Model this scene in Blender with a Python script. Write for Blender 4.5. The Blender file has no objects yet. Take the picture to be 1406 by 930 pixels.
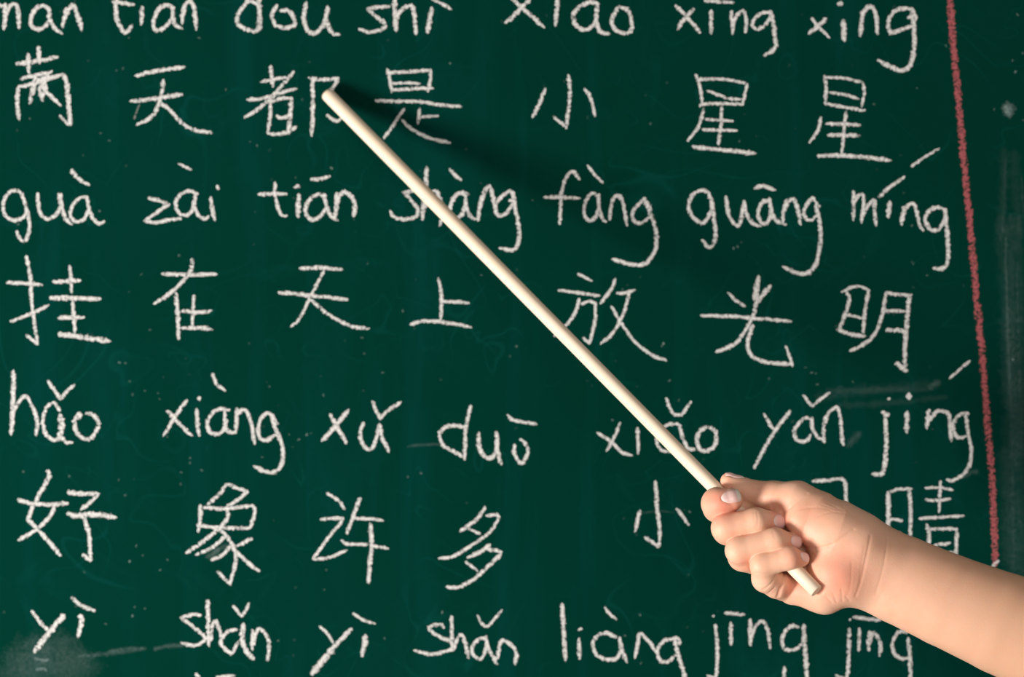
import bpy, math, random
import numpy as np
from mathutils import Vector

# ------------------------------------------------------------------ camera, light, exposure
C = bpy.context.scene.collection
PXM = 2200.0            # photograph pixels per metre on the board
D = 3.4                 # camera to board, metres
ZC = 1.35               # height of the picture centre
SC = bpy.context.scene
cam_d = bpy.data.cameras.new('camera')
cam = bpy.data.objects.new('camera', cam_d)
C.objects.link(cam)
cam.location = (0, -D, ZC)
cam.rotation_euler = (math.pi / 2, 0, 0)
cam_d.sensor_width = 36
cam_d.lens = 36 * D / (1406 / PXM)
cam_d.dof.use_dof = True
cam_d.dof.focus_distance = D - 0.135
cam_d.dof.aperture_fstop = 4.8
cam_d.clip_start = 0.05
SC.camera = cam

SC.view_settings.view_transform = 'Standard'
SC.view_settings.look = 'None'
SC.view_settings.gamma = 1
SC.view_settings.use_curve_mapping = False
SC.view_settings.exposure = 0.0
SC.cycles.transparent_max_bounces = 24

world = bpy.data.worlds.new('world')
SC.world = world
world.use_nodes = True
bg = world.node_tree.nodes['Background']
bg.inputs['Color'].default_value = (1.0, 0.93, 0.84, 1)
bg.inputs['Strength'].default_value = 0.22

def area(name, loc, aim, size, power, col):
    l = bpy.data.lights.new(name, 'AREA')
    l.shape = 'DISK'
    l.size = size
    l.energy = power
    l.color = col
    o = bpy.data.objects.new(name, l)
    C.objects.link(o)
    o.location = loc
    o.rotation_euler = (Vector(aim) - Vector(loc)).to_track_quat('-Z', 'Y').to_euler()
    return o

area('key_light', (-1.48, -1.16, ZC - 0.68), (0.05, 0, ZC), 0.56, 60, (1.0, 0.975, 0.945))
area('fill_light', (0.5, -3.2, ZC + 0.3), (0.1, 0, ZC), 1.2, 23, (1.0, 0.98, 0.95))

# ------------------------------------------------------------------ helpers
rnd = random.Random(7)

def obj(name, verts, faces, mat, parent=None, smooth=False, uv=None, attrs=None):
    me = bpy.data.meshes.new(name)
    verts = np.asarray(verts, dtype=np.float32)
    if isinstance(faces, np.ndarray):
        nf, k = faces.shape
        me.vertices.add(len(verts))
        me.vertices.foreach_set('co', verts.ravel())
        me.loops.add(nf * k)
        me.loops.foreach_set('vertex_index', faces.astype(np.int32).ravel())
        me.polygons.add(nf)
        me.polygons.foreach_set('loop_start', np.arange(0, nf * k, k, dtype=np.int32))
        me.update(calc_edges=True)
        me.validate()
    else:
        me.from_pydata([tuple(v) for v in verts.tolist()], [], faces)
    for an, vals in (attrs or {}).items():
        a = me.attributes.new(an, 'FLOAT', 'POINT')
        a.data.foreach_set('value', np.asarray(vals, dtype=np.float32))
    if smooth:
        me.polygons.foreach_set('use_smooth', [True] * len(me.polygons))
    me.materials.append(mat)
    o = bpy.data.objects.new(name, me)
    C.objects.link(o)
    if parent is not None:
        o.parent = parent
    return o

def newmat(name):
    m = bpy.data.materials.new(name)
    m.use_nodes = True
    nt = m.node_tree
    for n in list(nt.nodes):
        nt.nodes.remove(n)
    out = nt.nodes.new('ShaderNodeOutputMaterial')
    return m, nt, out

class NT:
    def __init__(s, nt):
        s.nt = nt
    def n(s, t, **kw):
        x = s.nt.nodes.new('ShaderNode' + t)
        for k, v in kw.items():
            if k.startswith('i_'):
                x.inputs[k[2:].replace('_', ' ')].default_value = v
            else:
                setattr(x, k, v)
        return x
    def l(s, a, b):
        s.nt.links.new(a, b)
    def math(s, op, a, b=None, clamp=False):
        x = s.n('Math', operation=op, use_clamp=clamp)
        for i, v in enumerate((a, b)):
            if v is None:
                continue
            if isinstance(v, (int, float)):
                x.inputs[i].default_value = v
            else:
                s.l(v, x.inputs[i])
        return x.outputs[0]
    def mix(s, f, a, b, typ='MIX'):
        x = s.n('Mix', data_type='RGBA', blend_type=typ)
        if isinstance(f, (int, float)):
            x.inputs[0].default_value = f
        else:
            s.l(f, x.inputs[0])
        for i, v in ((6, a), (7, b)):
            if isinstance(v, tuple):
                x.inputs[i].default_value = v if len(v) == 4 else v + (1,)
            else:
                s.l(v, x.inputs[i])
        return x.outputs[2]
    def noise(s, vec, scale, detail=3, rough=0.5, dist=0.0):
        x = s.n('TexNoise')
        x.inputs['Scale'].default_value = scale
        x.inputs['Detail'].default_value = detail
        x.inputs['Roughness'].default_value = rough
        x.inputs['Distortion'].default_value = dist
        s.l(vec, x.inputs['Vector'])
        return x.outputs['Fac']
    def ramp(s, f, stops):
        x = s.n('ValToRGB')
        e = x.color_ramp.elements
        while len(e) < len(stops):
            e.new(0.5)
        for i, (p, c) in enumerate(stops):
            e[i].position = p
            e[i].color = c if isinstance(c, tuple) and len(c) == 4 else ((c, c, c, 1) if not isinstance(c, tuple) else c + (1,))
        s.l(f, x.inputs[0])
        return x.outputs[0]
    def mapping(s, vec, scale=(1, 1, 1), rot=(0, 0, 0)):
        x = s.n('Mapping')
        x.inputs['Scale'].default_value = scale
        x.inputs['Rotation'].default_value = rot
        s.l(vec, x.inputs['Vector'])
        return x.outputs[0]

# ------------------------------------------------------------------ the chalkboard
def board_material():
    m, nt, out = newmat('green_board_paint')
    N = NT(nt)
    co = N.n('TexCoord').outputs['Object']
    cloud = N.noise(co, 5.0, 4, 0.55)
    streak = N.noise(N.mapping(co, (26, 1, 3.0)), 1.0, 5, 0.6, 0.4)
    swirl = N.noise(co, 16.0, 5, 0.62, 1.6)
    fine = N.noise(co, 520.0, 2, 0.5)
    c = N.mix(N.ramp(cloud, [(0.32, 0.0), (0.70, 1.0)]), (0.0006, 0.0270, 0.0175), (0.0007, 0.0300, 0.0215))
    c = N.mix(N.math('MULTIPLY', N.ramp(streak, [(0.50, 0.0), (0.78, 1.0)]), 0.55), c, (0.0012, 0.044, 0.040))
    c = N.mix(N.math('MULTIPLY', N.ramp(swirl, [(0.60, 0.0), (0.80, 1.0)]), 0.35), c, (0.002, 0.050, 0.042))
    c = N.mix(N.math('MULTIPLY', N.ramp(fine, [(0.60, 0.0), (0.85, 1.0)]), 0.10), c, (0.01, 0.06, 0.05))
    # ghosts of wiped writing: thin wandering lines, only in places
    for sc_, off, wd in ((9.0, 0.0, 0.006), (15.0, 3.7, 0.007), (24.0, 9.1, 0.009)):
        mp = N.n('Mapping')
        mp.inputs['Location'].default_value = (off, 0, off * 0.7)
        N.l(co, mp.inputs['Vector'])
        g = N.math('ABSOLUTE', N.math('SUBTRACT', N.noise(mp.outputs[0], sc_, 2, 0.4, 0.8), 0.5))
        ln = N.math('SUBTRACT', 1.0, N.math('DIVIDE', g, wd), clamp=True)
        mk = N.ramp(N.noise(mp.outputs[0], 13.0, 2, 0.5), [(0.50, 0.0), (0.62, 1.0)])
        c = N.mix(N.math('MULTIPLY', N.math('MULTIPLY', ln, mk), 0.30), c, (0.003, 0.062, 0.052))
    b = N.n('BsdfPrincipled')
    N.l(c, b.inputs['Base Color'])
    b.inputs['Roughness'].default_value = 0.62
    b.inputs['Specular IOR Level'].default_value = 0.0
    bp = N.n('Bump')
    bp.inputs['Strength'].default_value = 0.05
    bp.inputs['Distance'].default_value = 0.0005
    N.l(fine, bp.inputs['Height'])
    N.l(bp.outputs[0], b.inputs['Normal'])
    N.l(b.outputs[0], out.inputs[0])
    return m

def bevel_box(x0, x1, y0, y1, z0, z1, b):
    import bmesh
    bm = bmesh.new()
    vs = [bm.verts.new((x, y, z)) for x in (x0, x1) for y in (y0, y1) for z in (z0, z1)]
    for f in ((0, 1, 3, 2), (4, 6, 7, 5), (0, 4, 5, 1), (2, 3, 7, 6), (0, 2, 6, 4), (1, 5, 7, 3)):
        bm.faces.new([vs[i] for i in f])
    bmesh.ops.bevel(bm, geom=list(bm.edges), offset=b, segments=3, affect='EDGES')
    bmesh.ops.recalc_face_normals(bm, faces=list(bm.faces))
    bm.verts.index_update()
    V = [tuple(v.co) for v in bm.verts]
    F = [[v.index for v in f.verts] for f in bm.faces]
    bm.free()
    return V, F

V, F = bevel_box(-0.95, 0.95, 0.0, 0.018, ZC - 0.60, ZC + 0.60, 0.002)
board = obj('chalkboard', V, F, board_material())
board['label'] = 'dark green chalkboard covered in rows of handwritten white chalk words and characters'
board['category'] = 'chalkboard'

def chalk_material(name, base, lo, hi, grain, contrast, cover, slope=3.6, gain=1.9, off=-0.47):
    """powder lying on the board: it covers where the stroke pressed hard enough"""
    m, nt, out = newmat(name)
    N = NT(nt)
    co = N.n('TexCoord').outputs['Object']
    e = N.n('Attribute', attribute_name='press').outputs['Fac']
    st = N.n('Attribute', attribute_name='strength').outputs['Fac']
    n1 = N.noise(co, grain, 2, 0.6)
    n2 = N.noise(co, grain * 0.36, 2, 0.5)
    nn = N.math('ADD', N.math('MULTIPLY', n1, 0.6), N.math('MULTIPLY', n2, 0.4))
    nn = N.math('MULTIPLY', N.math('SUBTRACT', nn, 0.5), contrast)
    ee = N.math('MINIMUM', N.math('MULTIPLY', e, gain), 1.0)
    a = N.math('ADD', N.math('ADD', ee, nn), off)
    a = N.math('MULTIPLY', a, slope, clamp=True)
    a = N.math('MULTIPLY', a, N.math('MULTIPLY', st, cover), clamp=True)
    d = N.n('BsdfDiffuse')
    N.l(N.mix(N.ramp(n1, [(0.35, 0.0), (0.65, 1.0)]), lo, hi), d.inputs['Color'])
    t = N.n('BsdfTransparent')
    mx = N.n('MixShader')
    N.l(a, mx.inputs[0])
    N.l(t.outputs[0], mx.inputs[1])
    N.l(d.outputs[0], mx.inputs[2])
    N.l(mx.outputs[0], out.inputs[0])
    return m

CHALK = chalk_material('white_chalk', None, (0.46, 0.44, 0.415), (0.80, 0.765, 0.73), 1050, 4.9, 0.95, 3.0)
REDCHALK = chalk_material('red_chalk', None, (0.24, 0.052, 0.06), (0.47, 0.125, 0.13), 760, 7.0, 0.88)
DUST = chalk_material('chalk_dust', None, (0.33, 0.44, 0.42), (0.48, 0.58, 0.56), 520, 1.8, 0.5, 0.85, 1.0, -0.12)

def smooth_path(pts, step):
    """Catmull-Rom through pts, resampled; a repeated point is a corner"""
    parts, cur = [], [pts[0]]
    for p in pts[1:]:
        if p == cur[-1]:
            parts.append(cur)
            cur = [p]
        else:
            cur.append(p)
    parts.append(cur)
    outp = []
    for seg in parts:
        if len(seg) < 2:
            continue
        P = [np.array(p, float) for p in seg]
        P = [2 * P[0] - P[1]] + P + [2 * P[-1] - P[-2]]
        for i in range(1, len(P) - 2):
            p0, p1, p2, p3 = P[i - 1:i + 3]
            n = max(2, int(np.linalg.norm(p2 - p1) / step))
            for k in range(n):
                t = k / n
                outp.append(0.5 * (2 * p1 + (p2 - p0) * t + (2 * p0 - 5 * p1 + 4 * p2 - p3) * t * t
                                   + (3 * p1 - p0 - 3 * p2 + p3) * t ** 3))
        outp.append(P[-2])
    res = [outp[0]]
    for p in outp[1:]:
        if np.linalg.norm(p - res[-1]) > step * 0.4:
            res.append(p)
    if len(res) < 2:
        res.append(res[0] + np.array([1.0, 0.4]))
    return np.array(res)

_layer = [0]

class Ribbons:
    """strokes of powder lying on the board, collected into one mesh"""
    def __init__(s):
        s.v, s.f, s.p, s.st = [], [], [], []
    def stroke(s, pts, w, strength=1.0, jitter=0.18, step=2.2, fade=0.0):
        path = smooth_path(pts, step)
        _layer[0] += 1
        y = -0.00006 - 0.000004 * (_layer[0] % 40)
        n = len(path)
        tan = np.gradient(path, axis=0)
        tan /= np.linalg.norm(tan, axis=1)[:, None] + 1e-9
        nor = np.stack([-tan[:, 1], tan[:, 0]], 1)
        hw = np.array([w * 0.5 * 1.04 * (1 + rnd.uniform(-jitter, jitter)) for _ in range(n)])
        if n > 8 and w > 3:                              # the chalk lands and lifts: thinner ends
            for q, s_ in ((0, 0.78), (1, 0.9), (-1, 0.62), (-2, 0.76), (-3, 0.9)):
                hw[q] *= s_
        path = path + nor * np.array([rnd.uniform(-0.05, 0.05) * w for _ in range(n)])[:, None]
        # round ends
        cap0 = path[0] - tan[0] * w * 0.38
        cap1 = path[-1] + tan[-1] * w * 0.35
        base = len(s.v)
        def add(q, pr, stg):
            s.v.append(((q[0] - 703) / PXM, y, ZC - (q[1] - 465) / PXM))
            s.p.append(pr)
            s.st.append(stg)
        for i in range(n):
            t = i / max(1, n - 1)
            sg = strength * (1 - fade * max(0.0, (t - 0.5) * 2)) * rnd.uniform(0.9, 1.0)
            sg = max(sg, 0.05)
            add(path[i] + nor[i] * hw[i], 0.0, sg)
            add(path[i], 1.0, sg)
            add(path[i] - nor[i] * hw[i], 0.0, sg)
        for i in range(n - 1):
            a = base + 3 * i
            s.f.append((a, a + 1, a + 4, a + 3))
            s.f.append((a + 1, a + 2, a + 5, a + 4))
        c0 = len(s.v)
        add(cap0, 0.0, strength)
        add(cap1, 0.0, strength)
        e = base + 3 * (n - 1)
        s.f.append((base, c0, base + 1))
        s.f.append((base + 1, c0, base + 2))
        s.f.append((e, e + 1, c0 + 1))
        s.f.append((e + 1, e + 2, c0 + 1))
    def build(s, name, mat, parent, label=None):
        o = obj(name, s.v, s.f, mat, parent, attrs={'press': s.p, 'strength': s.st})
        if label:
            o['label'] = label
        return o

def writing(name, label, *segs):
    r = Ribbons()
    for ox, oy, sc, dw, txt in segs:
        for st in txt.split(';'):
            tok = st.split()
            if not tok:
                continue
            w, g = dw, 1.0
            while tok[0][0] in 'wg':
                if tok[0][0] == 'w':
                    w = float(tok[0][1:])
                else:
                    g = float(tok[0][1:])
                tok = tok[1:]
            pts = []
            for t in tok:
                a, b = t.split(',')
                pts.append((ox + float(a) / sc, oy + float(b) / sc))
            r.stroke(pts, w / sc, g)
    return r.build(name, CHALK, board, label)
# ------------------------------------------------------------------ the writing, row by row
T = 4.017          # tracing scale of most of the strokes
U = 5.0214
# top row of pinyin
writing('chalk_word', 'white chalk word man cut by the left edge of the top row', (0, 0, T, 28,
 'w32 30,25 27,90 22,162; 28,100 55,35 85,25 100,60 106,155; -75,20 -78,160; -72,80 -50,25 -15,22 5,32 28,30;'
 '262,42 230,32 192,52 170,100 175,145 215,162 250,145 275,105; 270,42 275,100 300,155 342,185;'
 'w26 365,45 355,90 345,150; w30 350,120 375,65 405,30 430,90 450,165'))
writing('chalk_word', 'white chalk word tian in the top row', (0, 0, T, 28,
 '625,10 680,18 738,25; w30 642,-60 638,60 650,120 685,180 685,180 710,165 730,140; 785,38 780,135;'
 '960,45 915,28 870,60 845,130 865,170 910,150 945,108; 955,45 955,100 970,140 1003,155;'
 '1010,40 1004,128; 1008,90 1020,30 1045,5 1065,30 1075,90 1083,162'))
writing('chalk_word', 'white chalk word dou in the top row', (320, 0, T, 28,
 '130,22 85,5 45,50 22,100 40,145 120,178; w34 140,-80 145,60 146,145 120,178; 243,28 215,85 237,150;'
 '262,58 310,62 340,130 285,155 243,142; w30 402,15 390,100 410,165 450,185 490,150 510,110 520,42; w28 522,40 515,110 545,180 585,190'))
writing('chalk_word', 'white chalk word shi in the top row', (320, 0, T, 28,
 'w25 865,35 800,40 740,48 740,48 780,85 830,122 830,122 838,152 760,178 695,160; w34 888,-40 893,80 900,168;'
 '900,110 925,60 980,30 1000,80 1008,190; w32 1095,45 1085,110 1072,182; w22 1095,-8 1150,20 1203,50'))
writing('chalk_word', 'white chalk word xiao in the top row', (660, 0, T, 26,
 '165,-18 230,45 350,150; w28 272,-5 210,60 137,126; w30 425,-5 412,140; w28 652,20 600,13 540,40 510,90 530,145 580,165 620,140 640,90;'
 'w28 642,30 637,100 652,160 680,185 710,183; w28 765,35 730,90 727,140 770,180 825,172 832,110 810,55 765,38'))
writing('chalk_word', 'white chalk word xing above the first star character', (920, 0, T, 25,
 'w26 30,32 90,90 165,182; 130,50 75,110 42,163; w24 192,6 270,9 352,15; w26 228,60 225,183; 338,62 345,130 345,185;'
 '345,150 365,90 400,60 420,110 417,180; 555,65 500,75 455,120 465,155 500,155 540,120 553,80; w28 553,60 570,130 578,210 580,265 520,306'))
writing('chalk_word', 'white chalk word xing with a heavy dotted i in the top row', (920, 0, T, 26,
 'w20 780,100 820,150 880,208; w30 860,105 810,150 765,185; w38 955,115 960,222; w36 931,20 944,23; w28 1057,65 1060,90 1048,198;'
 'w28 1058,90 1080,50 1105,35 1132,70 1145,187; 1350,65 1300,45 1240,60 1207,110 1205,155 1215,185 1215,185 1270,165 1338,142;'
 'w22 1312,98 1350,78 1356,112; w30 1335,50 1345,160 1348,240 1328,350 1285,388 1220,370 1148,332'))
# top row of characters
writing('chalk_character', 'leftmost white chalk character of the top character row', (0, 0, T, 26,
 '90,352 150,345 240,330 318,314; w28 155,300 160,400; w30 212,258 217,348; 118,435 200,415 288,394; 104,478 160,468 230,445 300,425 350,408;'
 'w28 103,478 95,560 105,658; w32 352,412 366,450 378,560 388,688; w30 195,425 180,500 165,568; 268,402 255,440 215,492 215,492 235,555;'
 '255,465 238,538; 225,470 260,512 335,582; 210,440 290,420; w20 330,640 378,690'))
writing('chalk_character', 'white chalk character for sky in the top character row', (0, 0, T, 27,
 '750,418 880,390 1018,370; 722,560 850,545 1003,520; w26 900,440 890,520 860,610 820,655 757,687; w25 885,570 940,610 1010,685 1080,720 1168,732;'
 'w10 g0.3 768,578 740,655'))
writing('chalk_character', 'white chalk character under the tip of the pointer', (320, 0, T, 24,
 '208,366 220,480; w22 152,450 215,440 290,425; 333,397 280,460 220,530 140,600 62,648; 80,550 160,545 250,515 348,490;'
 '205,572 205,640 190,735; 205,562 270,542 322,542; w28 322,542 315,640 308,738; w22 240,640 265,652 322,632; 192,738 270,738 352,700;'
 'w28 438,440 440,590 434,748; 420,430 500,440 580,430; w27 580,430 550,485 505,535; w20 505,535 570,590 592,640; w26 518,636 570,668 600,650'))
writing('chalk_character', 'white chalk character crossed by the shadow of the pointer tip', (320, 0, T, 23,
 '850,385 866,450 875,508; 852,402 960,397 1090,385; w22 1092,388 1088,440 1075,505; w19 875,462 950,457 1030,462; 880,497 980,490 1103,487;'
 '787,555 900,560 1030,560 1130,578 1258,588; 1030,598 1020,683; w20 1038,645 1130,640; w21 945,597 890,680 832,763; 932,662 980,708 1080,760 1198,788'))
writing('chalk_character', 'small three-stroke white chalk character of the top character row', (660, 0, T, 24,
 '355,492 325,570 287,647; 485,417 491,540 471,707; w20 402,645 470,700; w23 572,492 605,540 630,640'))
writing('chalk_character', 'first of the two star characters of the top character row', (920, 0, T, 22,
 '142,413 165,480 178,575; w20 160,437 290,437 423,460; w21 425,462 402,572; w20 206,502 280,528 330,545 390,548; w22 162,585 190,575 300,572 402,576;'
 'w22 187,600 155,700 97,778; 285,592 280,700 267,798; w20 197,658 348,668; w20 177,715 370,720; w27 128,810 300,828 472,847'))
writing('chalk_character', 'second of the two star characters nearer the red line', (920, 0, T, 22,
 '852,417 860,480 856,573; w20 862,427 960,432 1063,455; w21 1067,457 1070,520 1057,588; w20 882,510 960,522 1040,545; w22 857,572 960,592 1073,610;'
 'w21 833,648 815,720 767,788; 970,617 955,760 946,848; w24 862,682 1048,690; w27 872,745 1043,747; w27 817,860 940,858 1070,867 1215,884'))
# second row of pinyin
writing('chalk_word', 'white chalk word gua at the left of the second pinyin row', (0, 215, T, 24,
 '130,245 115,200 75,187 32,220 17,280 32,330 80,352 130,335 148,290; 125,222 147,290 162,370 152,440 130,468 105,445 93,412;'
 '208,202 210,260 227,320 265,345 310,320 335,270 337,207; w28 325,207 345,290 362,345 395,372; 480,225 440,230 400,270 390,320 410,355 450,355 475,330 490,278;'
 '480,222 492,290 520,350 550,370 575,356; w26 393,75 430,120 492,158'))
writing('chalk_word', 'white chalk word zai in the second pinyin row', (0, 215, T, 24,
 '820,230 880,245 930,264 930,264 870,305 800,355 800,355 850,365 930,350 1000,342; 1090,208 1050,190 995,210 970,260 985,310 1025,325 1060,295 1070,238;'
 '1075,215 1075,280 1100,330 1130,345 1152,328; w26 1162,228 1170,290 1185,350; w20 1198,162 1206,180; w17 985,40 1055,73'))
writing('chalk_word', 'white chalk word tian in the second pinyin row', (340, 215, T, 25,
 'w23 60,208 140,207 215,205; w23 151,142 152,210 170,290 190,325 215,328; w32 282,212 277,333; w24 260,168 285,163;'
 '430,215 390,210 340,240 318,290 330,330 360,350 400,330 430,285; 420,207 435,270 460,330 498,350; w30 492,202 490,270 482,338;'
 'w28 490,250 510,215 535,195 580,230 592,290 585,330; w26 350,127 390,125 453,110'))
writing('chalk_word', 'white chalk word shang crossed by the pointer', (340, 215, T, 25,
 '930,185 862,200 862,200 900,240 940,290 940,290 930,330 870,346 810,335 785,300; w28 985,60 985,150 970,250 965,348;'
 '980,280 1000,230 1035,190 1065,240 1075,310 1060,383; w27 1218,207 1160,205 1127,250 1117,300 1140,340 1180,320 1200,260; 1205,207 1205,280 1230,330 1255,345;'
 'w28 1290,220 1280,280 1272,350; w28 1275,300 1300,210 1330,165 1352,220 1375,320; 1451,187 1406,215 1366,270 1376,320 1426,315 1461,260; w20 1456,205 1471,240 1440,245;'
 'w27 1461,195 1476,280 1496,400 1496,460 1466,515 1393,505; w24 1112,67 1140,100 1180,130'))
writing('chalk_word', 'white chalk word fang in the second pinyin row', (680, 215, T, 23,
 '465,128 440,90 410,90 378,150 362,230 360,300 355,373; 272,225 360,225 465,230; 575,220 530,205 495,260 490,320 520,355 555,330 575,268;'
 '570,210 572,280 590,340 612,360; 630,350 637,280 655,225 687,220 712,290 725,380; 820,237 780,275 755,320 770,360 810,365 850,335; w20 838,250 855,280 850,320;'
 'w27 820,230 855,310 886,410 886,500 850,570 800,597 730,590 647,565; w19 510,50 545,95 593,147'))
writing('chalk_word', 'white chalk word guang in the second pinyin row', (680, 215, T, 25,
 '1190,240 1170,195 1125,190 1082,220 1067,280 1085,330 1135,365 1170,345 1190,290; w27 1192,230 1205,330 1215,440 1185,503 1142,462;'
 '1272,222 1285,310 1310,360 1340,380 1357,340 1372,250'),
 (1020, 190, T, 25,
 '8,345 20,420 60,472 100,485; 150,345 110,350 85,400 95,460 130,470 150,430 155,380; w28 145,330 155,400 180,450 235,475; 240,342 225,400 220,465;'
 'w27 228,400 250,350 280,335 300,380 318,475; 385,325 350,370 335,420 355,445 380,450 405,430; w20 385,325 422,378; w28 400,370 425,470 425,590 400,700 350,745 290,740 222,708;'
 'w27 67,276 110,262 178,285'))
writing('chalk_word', 'white chalk word ming with a long slanting tone stroke', (1020, 190, T, 25,
 '610,292 610,450; 610,360 635,318 665,315 662,400 655,463; 665,425 690,372 725,342 725,400 735,480; w30 808,350 802,435; w27 887,380 875,478;'
 '880,440 900,380 940,360 957,400 972,470 995,510; w27 1120,397 1070,380 1017,410 1007,460 1040,505 1085,495 1112,450; w28 1112,397 1125,500 1132,640 1120,705 1090,720 1052,718;'
 'w22 750,325 810,270 890,213; w18 930,155 1000,105 1083,57'))
# second row of characters
writing('chalk_character', 'leftmost white chalk character of the second character row', (0, 340, T, 26,
 '40,195 130,198 230,207; w24 145,47 165,150 175,290 190,420 208,533; w24 147,482 205,535; w22 60,407 160,370 268,318; w23 385,102 392,190 395,248;'
 'w28 297,188 443,183; w30 275,280 410,280 553,285; w23 400,300 410,400 412,470; 325,388 463,385; w34 325,477 450,495 603,515'))
writing('chalk_character', 'white chalk character second from left in the second character row', (0, 340, T, 25,
 '897,145 1040,150 1193,148; 1058,65 1055,120 1020,175 940,250 852,310; w28 970,252 980,380 985,503; w22 1070,267 1065,350 1060,428; w23 1005,352 1120,358 1163,348;'
 '1000,445 1100,443 1170,452'))
writing('chalk_character', 'white chalk character for sky in the second character row', (340, 340, T, 25,
 '287,115 400,112 520,122; 172,248 350,265 553,287; w20 420,127 350,265 290,385 240,437; w23 350,290 440,365 560,430 668,448'))
writing('chalk_character', 'small white chalk character left of the pointer', (340, 340, T, 24,
 'w23 1052,172 1068,260 1066,400; 1080,298 1150,300 1220,306; 900,425 960,407 1060,410 1150,423 1233,440'))
writing('chalk_character', 'white chalk character partly behind the pointer in the second character row', (680, 340, T, 22,
 'w22 457,145 530,183; 350,235 450,250 575,267; 465,282 440,360 390,430 325,488; 475,310 520,298 553,310 553,310 550,400 522,528; 485,500 522,530;'
 '662,172 640,230 580,308; 672,252 720,250 770,235; 740,250 705,370 650,470 582,530; 642,327 690,410 770,520 860,590 943,624'))
writing('chalk_character', 'white chalk character for light with a thick top stroke', (950, 340, T, 25,
 '368,160 358,280 335,380 250,520 135,578; w34 365,165 342,285; w34 433,212 380,275 355,310; w21 202,252 240,290 293,324; w22 52,375 240,380 340,390 550,408;'
 'w26 335,430 310,510 317,580 370,620 460,640 550,640; w22 518,545 545,620 553,655'))
writing('chalk_character', 'rightmost white chalk character of the second character row', (950, 340, T, 24,
 '852,250 870,280 840,380 812,453; w20 827,245 900,215 950,222 980,240; 975,242 955,350 945,468; w20 832,372 890,378 940,392; 802,452 880,480 960,490;'
 '1073,247 1045,390 1000,490 930,545 872,570; 1075,250 1140,260 1210,262; w29 1200,264 1185,430 1175,570 1177,665; 1060,355 1130,350 1190,355; w31 1072,455 1150,457 1178,465; w32 1125,637 1155,660 1183,680'))
# third row of pinyin
writing('chalk_word', 'white chalk word hao at the left of the third pinyin row', (0, 490, T, 25,
 'w30 75,82 72,250 62,428; 85,290 110,240 145,220 180,280 205,350 200,433; 330,295 295,255 252,290 237,360 255,430 300,463 325,440; w40 332,325 340,390 322,458;'
 'w24 330,420 360,470 400,472; w26 440,312 412,350 420,410 450,445 490,455 520,430 545,370 520,325 475,312; w34 443,312 430,340; w24 265,132 335,235 335,235 370,190 408,155'))
writing('chalk_word', 'white chalk word xiang in the third pinyin row', (0, 490, T, 26,
 'w27 1030,242 960,340 905,433; 922,300 990,370 1058,435; 1085,292 1090,380 1100,438; w25 1096,225 1099,238; w25 1265,295 1210,288 1160,325 1142,370 1160,415 1205,425 1235,400 1250,350;'
 '1240,302 1240,370 1255,410 1300,420; w28 1308,287 1305,350 1300,413; 1308,320 1340,290 1370,320 1390,390 1405,480; w26 1172,95 1195,150 1240,187'),
 (340, 490, T, 26, '135,325 105,310 70,350 57,410 75,455 110,460 150,430; w22 135,320 165,375; w27 132,320 155,400 185,470 195,550 180,610 140,638 90,630 37,605'))
writing('chalk_word', 'white chalk word xu in the third pinyin row', (340, 490, T, 27,
 'w30 555,297 490,375 412,463; 455,320 500,400 545,477; w26 638,367 622,430 640,490 680,510 710,450 725,375; 728,372 745,450 778,523;'
 'w22 690,247 710,300 732,343 732,343 770,300 845,250'))
writing('chalk_word', 'white chalk word duo in the third pinyin row', (600, 490, T, 26,
 'w25 150,388 85,380 30,400 16,440 36,490 86,520 150,555; 186,272 161,390 151,568; w28 231,422 231,490 256,545 296,560 326,520 331,420; w28 328,415 336,530 356,593;'
 'w25 430,487 425,530 460,588 490,560 500,510 480,470 460,458; w22 392,322 420,350 548,371'))
writing('chalk_word', 'white chalk word xiao crossed by the pointer above the hand', (800, 490, T, 25,
 'w22 82,420 150,465 220,530 273,545; w22 205,367 180,430 132,520; 303,395 307,533; w22 540,380 500,368 440,390 407,440 420,500 465,525 520,510; 535,385 555,450 580,505 618,512;'
 'w27 690,387 645,410 632,470 650,515 700,515 735,470 730,410 690,387; w22 460,230 480,280 500,315 545,320 570,285 598,247'))
writing('chalk_word', 'white chalk word yan in the third pinyin row', (800, 490, T, 24,
 'w22 1000,317 1050,400; 1146,297 1060,410 990,530 947,613; 1270,345 1225,340 1182,380 1167,430 1190,465 1230,465 1260,430; 1265,337 1265,390 1300,445 1330,465;'
 'w21 1217,212 1265,275 1265,275 1310,235 1363,197'),
 (1056, 470, T, 25, '310,412 300,480 305,553; w24 305,450 330,390 375,360 395,430 400,510 410,568'))
writing('chalk_word', 'white chalk word jing beside the red line', (1056, 470, T, 26,
 'w28 638,390 645,480 645,600 625,720 572,728; w28 625,382 640,400 660,398; w31 760,385 758,498; w22 659,311 664,314; w34 770,288 772,312;'
 'w31 882,375 870,473; 890,430 920,385 965,382 990,400 1000,480 1005,548; w24 1100,395 1060,395 1025,430 1017,480 1040,525 1085,520; w25 1087,392 1095,480 1113,580 1110,660 1080,720 1020,760 982,760; w18 995,200 1110,100'))
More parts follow.
